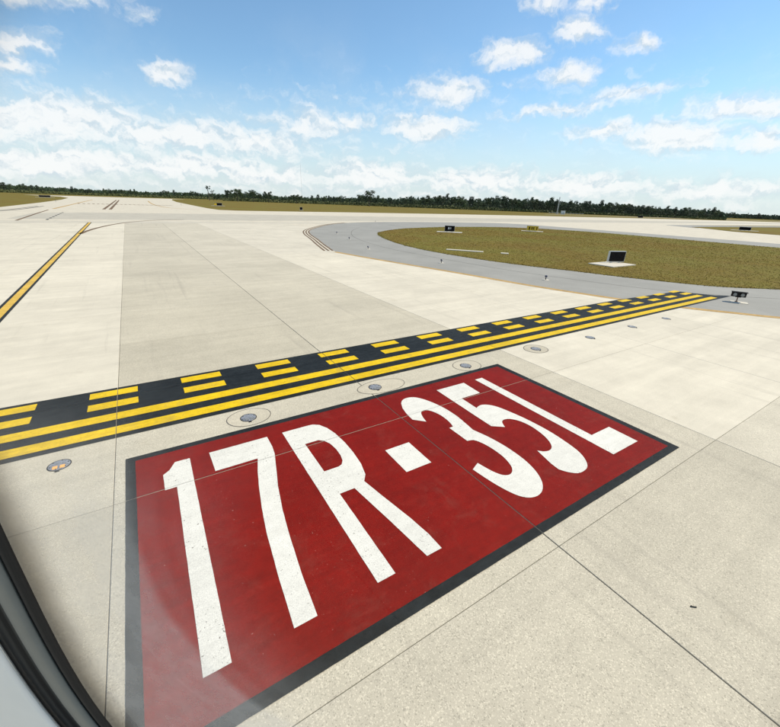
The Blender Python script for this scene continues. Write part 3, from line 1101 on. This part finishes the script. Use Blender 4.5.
def trunk_mesh(rng, h, r, limbs):
    bm = bmesh.new()
    p = Vector((0, 0, 0))
    pts = [p.copy()]
    for q in range(4):
        p = p + Vector((rng.uniform(-.02, .02) * h, rng.uniform(-.02, .02) * h, h / 4))
        pts.append(p.copy())
    for q in range(4):
        tube(bm, pts[q], pts[q + 1], r * (1 - .2 * q), r * (1 - .2 * (q + 1)), 7)
    for (lx, ly, lz) in limbs:
        b0 = pts[2] + (pts[4] - pts[2]) * rng.random()
        tube(bm, b0, (lx, ly, lz), r * .32, r * .12, 5)
    me = bpy.data.meshes.new('trunk')
    bm.to_mesh(me)
    bm.free()
    me.materials.append(M['bark'])
    return me


def proto(seed, kind):
    """unit trees 10 m tall"""
    rng = random.Random(seed)
    cl = []
    if kind == 'pine':
        for q in range(11):
            z = 4.2 + 5.2 * (q / 10)
            rr = 2.3 * (1 - .75 * abs(q / 10 - .35) ** 1.2)
            for _ in range(2):
                a = rng.uniform(0, 6.28)
                d = rng.uniform(.2, .75) * rr
                cl.append((math.cos(a) * d, math.sin(a) * d, z + rng.uniform(-.3, .3), rng.uniform(.7, 1.15)))
        lf = mesh_of('crown', *leaf_quads(rng, cl, 34, .30), M['leaf_a'])
    elif kind == 'round':
        for _ in range(20):
            a, e = rng.uniform(0, 6.28), rng.uniform(-.5, 1)
            d = rng.uniform(1.2, 2.9)
            cl.append((math.cos(a) * d, math.sin(a) * d, 5.9 + e * 2.9, rng.uniform(.9, 1.5)))
        lf = mesh_of('crown', *leaf_quads(rng, cl, 40, .32), M['leaf_b'])
    elif kind == 'low':
        for _ in range(16):
            a = rng.uniform(0, 6.28)
            d = rng.uniform(.6, 3.6)
            cl.append((math.cos(a) * d, math.sin(a) * d, rng.uniform(2.4, 8.8) * (1 - .05 * d), rng.uniform(1.0, 1.7)))
        lf = mesh_of('crown', *leaf_quads(rng, cl, 40, .36), M['leaf_b'] if seed % 2 else M['leaf_a'])
    elif kind == 'umbrella':
        for _ in range(10):
            a = rng.uniform(0, 6.28)
            d = rng.uniform(.3, 2.6)
            cl.append((math.cos(a) * d, math.sin(a) * d, 9.2 - rng.uniform(0, 1.9), rng.uniform(.45, .85)))
        lf = mesh_of('crown', *leaf_quads(rng, cl, 26, .24, .55), M['leaf_a'])
    tr = trunk_mesh(rng, 8.6 if kind != 'low' else 6, .26, [c[:3] for c in cl[::3]])
    return tr, lf


PROT = {'pine': [proto(s, 'pine') for s in (1, 2, 3, 4)], 'round': [proto(s, 'round') for s in (5, 6, 7)],
        'low': [proto(s, 'low') for s in (8, 9, 10)], 'umbrella': [proto(11, 'umbrella')]}
nt = 0


def ray(x, y):
    d = CF + CR * ((x - 390) / FPX) - CU * ((y - 363.5) / FPX)
    return d


def tree_at(px, ytop, D, kind, label, rng, wide=1.0, group='trees of the far tree line'):
    """a tree D metres away in the direction of column px, as tall as its top asks for"""
    global nt
    y = 193.8 + (px - 130) * .0372 + 4.2423 / D * FPX
    d = ray(px, ytop)
    hz_ = math.hypot(d.x, d.y)
    x_, y_ = CAM.x + d.x / hz_ * D, CAM.y + d.y / hz_ * D
    h = CAM.z + d.z / hz_ * D
    h = max(h, 3.0)
    tr, lf = rng.choice(PROT[kind])
    t = tag(empty('tree', (x_, y_, -.05), rng.uniform(0, 6.28)), label, 'tree', group)
    s = h / 9.9
    t.scale = (s * wide, s * wide, s)
    for nm, me in (('trunk', tr), ('crown', lf)):
        o = bpy.data.objects.new(nm, me)
        COL.objects.link(o)
        o.parent = t
    nt += 1


TOPS = [(-30, 181), (0, 183), (40, 185), (80, 188), (100, 189.3), (115, 188), (130, 189.8), (150, 191), (170, 190.8), (185, 191), (205, 192.5), (222, 192.5), (230, 190), (237, 188.5), (245, 191.5), (253, 190), (262, 193),
        (268, 191.5), (280, 195), (296, 194), (310, 195.6), (333, 195.2), (350, 195.5), (362, 194), (378, 195), (396, 197), (406, 195.5), (423, 195), (446, 194), (452, 193.3), (465, 196.4), (480, 196.8), (506, 196.8), (520, 196.3),
        (545, 197.7), (570, 199.5), (587, 201), (607, 201.5), (628, 202), (650, 206), (683, 207.5), (720, 208.5), (725, 211.8), (750, 213.2), (780, 213.6), (815, 215)]


def top_at(x):
    for (a, b_), (c, d) in zip(TOPS, TOPS[1:]):
        if a <= x <= c:
            return b_ + (d - b_) * (x - a) / (c - a)
    return TOPS[-1][1]


rt = random.Random(21)
N = 285
for q in range(N):
    px = -28 + 840 * (q + rt.uniform(-.4, .4)) / N
    yt = top_at(px)
    if px < 215:
        D = rt.uniform(780, 960)
        kind = rt.choice(['low', 'low', 'round', 'pine'])
        lab = ('green tree in the distant wood behind the left grass field' if px < 70 else 'green tree in the distant wood closing the far end of the taxiway' if px < 165 else 'distant green tree just left of the tall umbrella pine')
    elif px < 385:
        D = rt.uniform(600, 700)
        kind = rt.choice(['low', 'round', 'low', 'pine'])
        lab = 'green tree in the mixed row between the umbrella pine and the lone round tree'
    elif px < 723:
        D = rt.uniform(590, 690)
        kind = rt.choice(['pine', 'low', 'round', 'low'])
        lab = ('dark green tree in the dense row between the lone round tree and the antenna mast' if px < 558 else 'dark green tree in the dense row right of the antenna mast')
    else:
        D = rt.uniform(1100, 1300)
        kind = rt.choice(['pine', 'low'])
        lab = 'small distant dark tree at the far right end of the tree line'
    short = rt.choice([-.9, 0, .4, 1.2, 2.2, 3.2, 4.4])
    tree_at(px, yt + short, D, kind, lab, rt, rt.uniform(.85, 1.25))
tree_at(207.5, 185.0, 560, 'umbrella', 'tall thin umbrella pine standing out above the left tree line', rt, 1.0)
tree_at(212, 189.5, 565, 'umbrella', 'shorter pine close to the right of the tall umbrella pine', rt, .8)
tree_at(369.5, 189.6, 520, 'round', 'lone large round tree rising above the middle of the tree line', rt, 1.15)
tree_at(236.5, 187.6, 520, 'round', 'big dark round tree at the left end of the near tree line', rt, 1.05)
tree_at(252.5, 189.3, 540, 'round', 'dark round tree second from the left end of the near tree line', rt, .9)
tree_at(268, 190.8, 540, 'round', 'dark round tree third from the left end of the near tree line', rt, 1.0)
tree_at(296, 193.5, 540, 'round', 'dark round tree standing left of the middle of the tree line', rt, 1.0)


# low growth and the mass of the wood behind the single trees
def wood(name, segs, label, mat, seed, density, size):
    rng = random.Random(seed)
    vs, fs = [], []
    for (p0, p1, D0, D1, hfac) in segs:
        n = int(abs(p1 - p0) * density)
        for _ in range(n):
            px = rng.uniform(p0, p1)
            D = rng.uniform(D0, D1)
            yt = top_at(px)
            d = ray(px, yt)
            hz_ = math.hypot(d.x, d.y)
            H = max(2.0, (CAM.z + d.z / hz_ * D) * hfac)
            z = (rng.random() ** 1.2) * H * rng.uniform(.6, 1)
            x_, y_ = CAM.x + d.x / hz_ * D, CAM.y + d.y / hz_ * D
            s = size * rng.uniform(.6, 1.3)
            nrm = Vector((-d.x / hz_ + rng.uniform(-.9, .9), -d.y / hz_ + rng.uniform(-.9, .9), rng.uniform(-.2, 1.1))).normalized()
            t = Matrix.Rotation(rng.uniform(0, 6.28), 3, nrm) @ nrm.orthogonal().normalized()
            b_ = nrm.cross(t)
            b0 = len(vs)
            for sx, sy in ((-1, -.5), (.3, -1), (1, .4), (-.2, 1)):
                p = Vector((x_, y_, z)) + t * (sx * s) + b_ * (sy * s * .8)
                vs.append((p.x, p.y, max(-.05, p.z)))
            fs.append((b0, b0 + 1, b0 + 2, b0 + 3))
    o = link(name, mesh_of(name, vs, fs, mat))
    tag(o, label, 'woodland', kind='stuff')


wood('woodland', [(-32, 222, 960, 1010, .80), (222, 390, 705, 740, .72), (388, 728, 695, 730, .82), (722, 815, 1300, 1340, .8)],
     'dark mass of woodland behind the single trees of the far tree line', M['leaf_a'], 5, 55, 1.5)
wood('undergrowth', [(-32, 222, 770, 800, .35), (222, 390, 585, 605, .35), (388, 500, 580, 592, .25), (500, 728, 582, 590, .18)],
     'low olive undergrowth along the foot of the far tree line', M['leaf_c'], 6, 22, 1.1)


# ------------------------------------------------------------------ grass on the island
def inside(p, poly):
    c = False
    n = len(poly)
    j = n - 1
    for i in range(n):
        if (poly[i][1] > p[1]) != (poly[j][1] > p[1]) and p[0] < (poly[j][0] - poly[i][0]) * (p[1] - poly[i][1]) / (poly[j][1] - poly[i][1]) + poly[i][0]:
            c = not c
        j = i
    return c


EDGE = 1.0 if sum(p[0] * q[1] - q[0] * p[1] for p, q in zip(ISLAND, ISLAND[1:] + ISLAND[:1])) > 0 else -1.0


def grass_field(name, poly, n, label, seed, hmin, hmax, box_, near_bias=True):
    rng = random.Random(seed)
    vs, fs = [], []
    k = 0
    while k < n:
        p = (rng.uniform(box_[0], box_[1]), rng.uniform(box_[2], box_[3]))
        if not inside(p, poly):
            continue
        dist = math.hypot(p[0] - CAM.x, p[1] - CAM.y)
        if near_bias and rng.random() > min(1, (34 / dist) ** 1.6):
            continue
        k += 1
        a = rng.uniform(0, 6.28)
        h = rng.uniform(hmin, hmax) * rng.choice([.6, .8, 1, 1, 1.3])
        sp = max(1.0, dist / 40)
        for _ in range(2):
            a += 1.6
            w = rng.uniform(.015, .04) * sp
            lx, ly = rng.uniform(-.11, .11), rng.uniform(-.11, .11)
            dx, dy = math.cos(a) * w, math.sin(a) * w
            b0 = len(vs)
            ox, oy = rng.uniform(-.05, .05), rng.uniform(-.05, .05)
            vs += [(p[0] + ox - dx, p[1] + oy - dy, .025), (p[0] + ox + dx, p[1] + oy + dy, .025), (p[0] + ox + lx, p[1] + oy + ly, .03 + h)]
            fs.append((b0, b0 + 1, b0 + 2))
    # tufts that lean out over the pavement edge
    for i in range(len(poly)):
        a, b_ = poly[i], poly[(i + 1) % len(poly)]
        ln = math.hypot(b_[0] - a[0], b_[1] - a[1])
        if a[1] < -12:
            continue
        clump = rng.random()
        for _ in range(int(ln * 26)):
            t = rng.random()
            clump = min(1, max(0, clump + rng.uniform(-.15, .15)))
            off = rng.uniform(-.25, .05 + .30 * clump * rng.random())
            nx, ny = (b_[1] - a[1]) / ln, -(b_[0] - a[0]) / ln
            px, py = a[0] + (b_[0] - a[0]) * t + nx * off * EDGE, a[1] + (b_[1] - a[1]) * t + ny * off * EDGE
            an, w = rng.uniform(0, 6.28), rng.uniform(.02, .05)
            b0 = len(vs)
            vs += [(px - math.cos(an) * w, py - math.sin(an) * w, .005), (px + math.cos(an) * w, py + math.sin(an) * w, .005), (px + rng.uniform(-.1, .1), py + rng.uniform(-.1, .1), rng.uniform(.05, .11))]
            fs.append((b0, b0 + 1, b0 + 2))
    o = link(name, mesh_of(name, vs, fs, M['blade']))
    tag(o, label, 'grass', kind='stuff')


grass_field('grass', ISLAND, 70000, 'dry olive brown grass covering the island between shoulder and far taxiway', 9, .012, .045, (27, 90, -10, 60))

# ------------------------------------------------------------------ the cabin window the view is taken through
NAZ = rad(40)
WN = Vector((math.sin(NAZ), math.cos(NAZ), 0))
WS = Vector((math.cos(NAZ), -math.sin(NAZ), 0))
WZ = Vector((0, 0, 1))
WB = Vector((CAM.x, CAM.y, CAM.z))            # eye point: window plane is 85 mm outside it


def ring_pts(cx, cz, a, b_, depth, n=96, e=3.0):
    out = []
    for i in range(n):
        t = 2 * math.pi * i / n
        c, s = math.cos(t), math.sin(t)
        x = cx + a * math.copysign(abs(c) ** (2 / e), c)
        z = cz + b_ * math.copysign(abs(s) ** (2 / e), s)
        out.append(WS * x + WZ * z + WN * depth)
    return out


win = tag(empty('cabin_window', CAM + WN * .085 + WZ * -.13), 'aircraft cabin window with black rubber seal and grey frame at the lower left corner', 'window')
WO = win.location.copy()


def loft(name, rings, mat, cap=False):
    bm = bmesh.new()
    vv = [[bm.verts.new(WB + p - WO) for p in r] for r in rings]
    n = len(vv[0])
    for a, b_ in zip(vv, vv[1:]):
        for i in range(n):
            j = (i + 1) % n
            bm.faces.new((a[i], a[j], b_[j], b_[i]))
    if cap:
        bm.faces.new(vv[-1])
    return from_bm(name, bm, mat, win, smooth=not cap)


CX, CZ, RA, RBB, DP = -.007, -.128, .1412, .193, .085


def wring(off, depth):
    k = depth / DP
    return ring_pts(CX * k, CZ * k, (RA + off) * k, (RBB + off) * k, depth)


def glass_mat():
    """clear acrylic pane, cabin reflection painted in as haze towards its forward lower rim, browner at the seal"""
    mt, k, b = material('window_pane')
    k.n.remove(b)
    out = k.n['Material Output']
    tr = k.new('ShaderNodeBsdfTransparent')
    tr.inputs[0].default_value = (.985, .99, .985, 1)
    gls = k.new('ShaderNodeBsdfGlossy')
    gls.inputs['Roughness'].default_value = 0.0
    fr = k.new('ShaderNodeFresnel')
    fr.inputs[0].default_value = 1.2
    mx = k.new('ShaderNodeMixShader')
    k.l.new(fr.outputs[0], mx.inputs[0])
    k.l.new(tr.outputs[0], mx.inputs[1])
    k.l.new(gls.outputs[0], mx.inputs[2])
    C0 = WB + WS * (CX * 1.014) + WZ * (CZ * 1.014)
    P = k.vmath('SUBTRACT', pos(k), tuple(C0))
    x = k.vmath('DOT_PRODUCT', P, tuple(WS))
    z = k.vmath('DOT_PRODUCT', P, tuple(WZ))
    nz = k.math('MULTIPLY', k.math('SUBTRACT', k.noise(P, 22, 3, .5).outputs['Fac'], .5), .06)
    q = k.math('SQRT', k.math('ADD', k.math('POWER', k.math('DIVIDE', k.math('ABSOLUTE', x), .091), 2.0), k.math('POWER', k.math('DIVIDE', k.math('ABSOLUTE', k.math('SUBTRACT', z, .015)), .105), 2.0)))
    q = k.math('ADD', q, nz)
    f = k.math('ADD', k.range(q, .95, 1.02, 0, .18), k.range(q, .45, 1.0, 0, .12))  # reflection wash and its arc edge, painted as a milky layer
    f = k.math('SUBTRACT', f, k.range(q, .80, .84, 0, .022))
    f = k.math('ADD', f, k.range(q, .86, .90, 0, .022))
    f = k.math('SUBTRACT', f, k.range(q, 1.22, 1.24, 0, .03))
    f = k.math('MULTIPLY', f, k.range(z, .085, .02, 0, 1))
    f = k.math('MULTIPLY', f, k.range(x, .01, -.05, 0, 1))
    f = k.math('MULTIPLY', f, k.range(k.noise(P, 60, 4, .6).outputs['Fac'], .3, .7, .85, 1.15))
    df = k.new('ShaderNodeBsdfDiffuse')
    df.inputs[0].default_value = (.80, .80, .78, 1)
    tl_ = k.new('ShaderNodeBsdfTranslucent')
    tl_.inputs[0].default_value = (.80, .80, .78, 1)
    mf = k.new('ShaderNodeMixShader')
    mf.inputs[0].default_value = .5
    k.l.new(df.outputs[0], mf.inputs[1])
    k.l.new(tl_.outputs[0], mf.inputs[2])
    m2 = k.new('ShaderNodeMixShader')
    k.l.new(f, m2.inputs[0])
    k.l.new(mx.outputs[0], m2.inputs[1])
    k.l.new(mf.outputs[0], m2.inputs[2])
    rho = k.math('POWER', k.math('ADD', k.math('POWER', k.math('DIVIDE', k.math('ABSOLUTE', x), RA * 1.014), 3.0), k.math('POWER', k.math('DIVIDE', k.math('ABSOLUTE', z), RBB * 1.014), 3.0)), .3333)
    rim = k.range(k.math('ADD', rho, nz), .86, 1.0, 0, .72)  # pane turns brown towards the seal
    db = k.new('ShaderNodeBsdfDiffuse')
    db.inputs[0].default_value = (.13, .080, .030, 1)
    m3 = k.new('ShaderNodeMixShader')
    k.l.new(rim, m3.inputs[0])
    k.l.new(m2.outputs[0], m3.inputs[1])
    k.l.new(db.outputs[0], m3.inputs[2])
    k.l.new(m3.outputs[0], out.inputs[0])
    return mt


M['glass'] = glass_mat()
M['rubber'] = simple('black_rubber', (.006, .006, .006), .8)
M['frame'] = simple('frame_grey', (.16, .175, .165), .45, var=.06, vs=60)
M['gap'] = simple('gap_dark', (.030, .032, .032), .6)
M['liner'] = simple('sidewall_plastic', (.90, .885, .82), .5, var=.02, vs=40)

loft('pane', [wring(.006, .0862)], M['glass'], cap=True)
loft('rubber_seal', [wring(.0006, .0856), wring(.0014, .0835), wring(.0040, .0820), wring(.0072, .0822), wring(.0082, .0836)], M['rubber'])
loft('window_frame', [wring(.0080, .0836), wring(.0092, .0822), wring(.0140, .0812), wring(.0182, .0816), wring(.0198, .083)], M['frame'])
loft('shadow_gap', [wring(.0196, .0832), wring(.0215, .086), wring(.0240, .0842), wring(.0290, .0830), wring(.0312, .086), wring(.0335, .085)], M['gap'])
lin = [wring(.0325, .0815), wring(.0345, .0795), wring(.040, .0785), wring(.055, .0780), wring(.085, .0778)]
sw = tag(empty('cabin_sidewall', CAM + WN * .08 + WZ * -.4), 'pale grey plastic cabin wall panel round the window, lower left corner', 'wall panel')
save = win, WO
win, WO = sw, sw.location.copy()
loft('wall_panel', lin, M['liner'])
win, WO = save
print('slabs', nsl, 'trees', nt)
